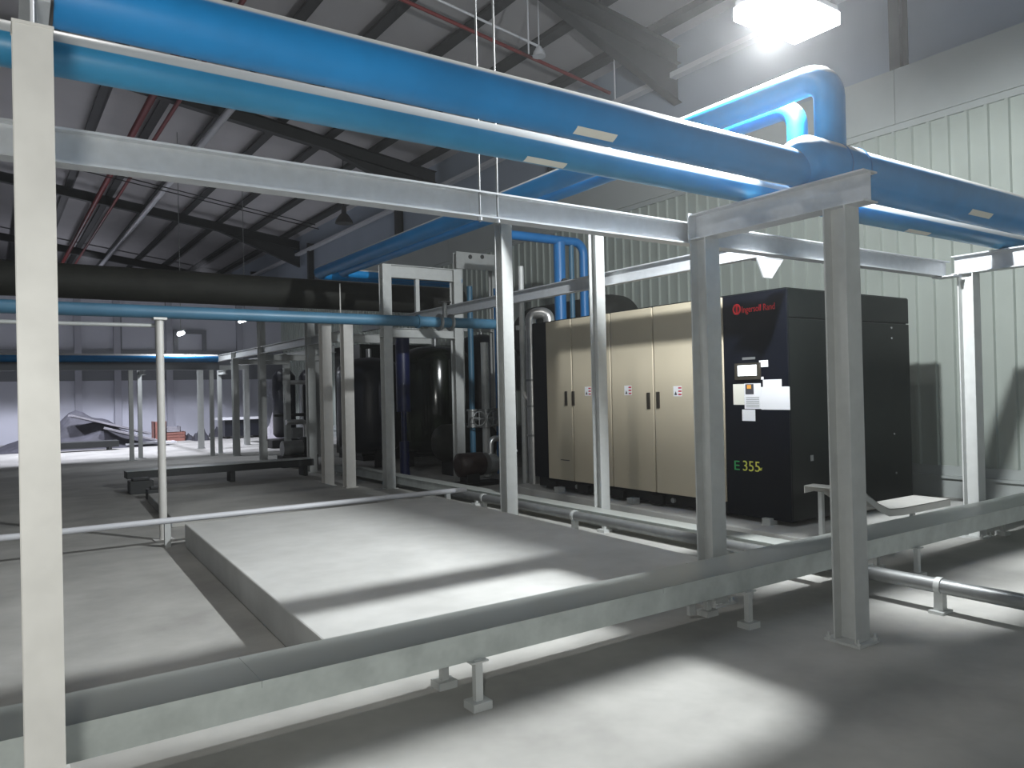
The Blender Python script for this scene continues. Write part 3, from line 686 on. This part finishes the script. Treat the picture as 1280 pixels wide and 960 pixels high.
MB().box(c.x - .75, c.x + .7, 30.2, 31.0, .08, .72).build('body', TANKB, t, .02); MB().box(c.x - .95, c.x + .75, 30.1, 31.1, .72, .80).build('top', PAPER, t)
for sx in (-.6, .55): MB().box(c.x + sx - .06, c.x + sx + .06, 30.25, 30.95, 0, .08).build('foot', DARK, t)
c = PY(346, 545, 28.6)
tag(heap(c.x, 28.6, .5, .6, 1.0, 44).build('bag_heap', TIMB), 'pale bagged heap on the far floor behind the receding rack', 'heap')

# ------------------------------------------------------------------ overhead services
def line3(name, label, cat, p0, p1, r, m, n=10): return tag(MB().cyl(p0, p1, r, n).build(name, m), label, cat)
def roofpt(px, py, d):
    r = ray(px, py); tt = (9.36 + d - .14 * 0 - H) / (r.z + .14 * r.x); return CAM + r * tt
a = roofpt(486, 2, -.1); b = roofpt(763, 108, -.1)
yy = (a.y + b.y) / 2
line3('sprinkler_pipe', 'thin red sprinkler pipe slanting under the roof above the main blue pipe', 'pipe', (-8, yy, roof_z(-8) - .1), (10.8, yy, roof_z(10.8) - .1), .035, RED)
a = roofpt(145, 205, -.15)
line3('sprinkler_pipe', 'dark red pipe receding under the roof at left, left of the white conduit', 'pipe', (a.x, 9, roof_z(a.x) - .15), (a.x, 55.5, roof_z(a.x) - .15), .085, RED)
a = roofpt(168, 215, -.15)
line3('sprinkler_pipe', 'second dark red pipe receding under the roof, beside the white conduit', 'pipe', (a.x, 12, roof_z(a.x) - .12), (a.x, 55.5, roof_z(a.x) - .12), .05, RED)
a = roofpt(190, 255, -.3)
line3('conduit', 'pale conduit receding under the roof in the upper left', 'conduit', (a.x, 14, roof_z(a.x) - .3), (a.x, 55.5, roof_z(a.x) - .3), .09, WHITEP)
a = roofpt(600, 24, -.5); b = roofpt(680, 54, -.5)
t = thing('conduit', 'thin white conduit with end lamp under the roof left of the bright lamp', 'conduit', (0, a.y, roof_z(0) - .5))
MB().cyl((-8, a.y, roof_z(-8) - .5), (b.x, a.y, roof_z(b.x) - .5), .022, 8).build('conduit', WHITEP, t)
MB().lathe((b.x, a.y, roof_z(b.x) - .68), [(.12, 0), (.10, .08), (.04, .18)], 14).build('lamp_cap', WHITEP, t)
MB().cyl((b.x, a.y, roof_z(b.x) - .5), (b.x, a.y, roof_z(b.x) + .36), .012, 8).build('hanger_rod', WHITEP, t)
for px, py, dd, lab in ((430, 290, -.9, 'upper black cable strung across the hall under the roof at left'), (300, 262, -1.1, 'lower black cable strung across the hall under the roof at left')):
    a = roofpt(px, py, dd)
    line3('overhead_cable', lab, 'cable', (-9, a.y, roof_z(-9) + dd), (9, a.y, roof_z(9) + dd), .016, CABLE, 8)
for px, py, lab in ((660, 30, 'vertical hanger rod under the roof left of the small end lamp'), (768, 90, 'vertical hanger rod under the roof just left of the bright lamp')):
    a = roofpt(px, py, -.6)
    line3('hanger_rod', lab, 'rod', (a.x, a.y, roof_z(a.x) + .4), (a.x, a.y, roof_z(a.x) - 1.1), .014, WHITEP, 8)
# unlit high bay lamp
a = roofpt(430, 275, -1.5); zz = a.z
t = thing('high_bay_lamp', 'dark unlit bell lamp hanging under the roof above the portal frame', 'lamp', (a.x, a.y, zz))
MB().lathe((a.x, a.y, zz), [(.26, -.1), (.24, -.02), (.13, .14), (.07, .2), (.07, .4)], 20).build('shade', DHOUS, t)
MB().cyl((a.x, a.y, zz + .38), (a.x, a.y, roof_z(a.x) + .3), .012, 8).build('cord', CABLE, t)

# ------------------------------------------------------------------ lamps
def lookat(o, target): o.rotation_euler = (Vector(target) - o.location).to_track_quat('-Z', 'Y').to_euler()
def light(name, kind, loc, power, col=(1, 1, 1), size=.3, target=None, spot=None, size_y=None, blend=.6):
    l = bpy.data.lights.new(name, kind); l.energy = power; l.color = col
    if kind == 'AREA':
        l.size = size
        if size_y: l.shape = 'RECTANGLE'; l.size_y = size_y
    else: l.shadow_soft_size = size
    if spot: l.spot_size = spot; l.spot_blend = blend
    o = bpy.data.objects.new(name, l); C.objects.link(o); o.location = loc
    if target: lookat(o, target)
    return o
LX, LY, LZ = 4.77, 3.50, 4.24
t = thing('work_lamp', 'blazing white lamp hanging above the pipes at the top of the photo', 'lamp', (LX, LY, LZ))
MB().box(LX - .17, LX + .55, LY - .19, LY + .19, LZ + .15, LZ + .20).build('housing', LHOUS, t, .01)
MB().box(LX - .18, LX + .56, LY - .20, LY + .20, LZ + .05, LZ + .15).build('diffuser', LAMPW, t, .01)
for sx in (-.1, .45): MB().cyl((LX + sx, LY, LZ + .19), (LX + sx, LY, roof_z(LX) + .3), .008, 8).build('hanger_wire', STEEL, t)
light('lamp_light', 'POINT', (LX, LY, LZ - .05), 1060, (.95, .985, 1.0), .07)
# unseen fill lights added to brighten the near column and the hall
light('flash_fill_light', 'POINT', (-.30, -.15, 1.72), 175, (1.0, 1.0, .95), .12)  # added beside the camera, stands for a phone flash on the near column
light('hall_fill_light', 'AREA', (.6, 5.2, 7.0), 55, (1, .98, .95), .45, (4.5, 6.0, 0))  # added ambient fill without a fixture
# far lit zone
for fx in (-1.0, 2.6, 6.0):
    light('far_lamp_light', 'SPOT', (fx, 26.9, 6.2), 1350, (.86, .88, 1.0), .2, (fx + .1, 28.0, 0), math.radians(97), blend=.18)
light('roof_fill_light', 'POINT', (2.5, 44, 5.4), 160, (.86, .88, 1.0), .5)  # unseen fill added beyond the far wall to brighten the roof underside
c = PY(226, 417, 22.0); light('tube_light', 'AREA', (c.x, 22.0, c.z - .08), 60, (.88, .92, 1.0), .5, (c.x, 22.0, 0))
for px, py, y, ln, lab in ((226, 417, 22.0, .5, 'bright far lamp hanging before the far wall, right of the slim post'), (306, 400, 24.0, 1.1, 'bright far tube lamp below the thin blue grey pipe')):
    c = PY(px, py, y)
    t = thing('tube_lamp', lab, 'lamp', tuple(c))
    MB().box(c.x - .06, c.x + .06, c.y - ln / 2, c.y + ln / 2, c.z + .04, c.z + .10).build('housing', LHOUS, t)
    MB().cyl((c.x, c.y - ln / 2, c.z), (c.x, c.y + ln / 2, c.z), .05, 12).build('tube', LAMPF, t)
    MB().cyl((c.x, c.y, c.z + .1), (c.x, c.y, roof_z(c.x)), .01, 6).build('hanger_rod', STEEL, t)

# ------------------------------------------------------------------ world / view
w = bpy.data.worlds.new('world'); bpy.context.scene.world = w; w.use_nodes = True
w.node_tree.nodes['Background'].inputs['Color'].default_value = (.5, .55, .6, 1); w.node_tree.nodes['Background'].inputs['Strength'].default_value = .03
# thin haze through the hall, added mainly to mimic lens bloom round the lamp
wv = w.node_tree.nodes.new('ShaderNodeVolumeScatter'); wv.inputs['Density'].default_value = .0031; wv.inputs['Anisotropy'].default_value = .68
w.node_tree.links.new(wv.outputs[0], w.node_tree.nodes['World Output'].inputs['Volume'])
sc = bpy.context.scene
vs_ = sc.view_settings; vs_.view_transform = 'Standard'; vs_.look = 'None'; vs_.gamma = 1; vs_.use_curve_mapping = False
vs_.exposure = 0.4
sc.cycles.use_denoising = True
sc.cycles.max_bounces = 8; sc.cycles.diffuse_bounces = 4
sc.cycles.sample_clamp_indirect = 4
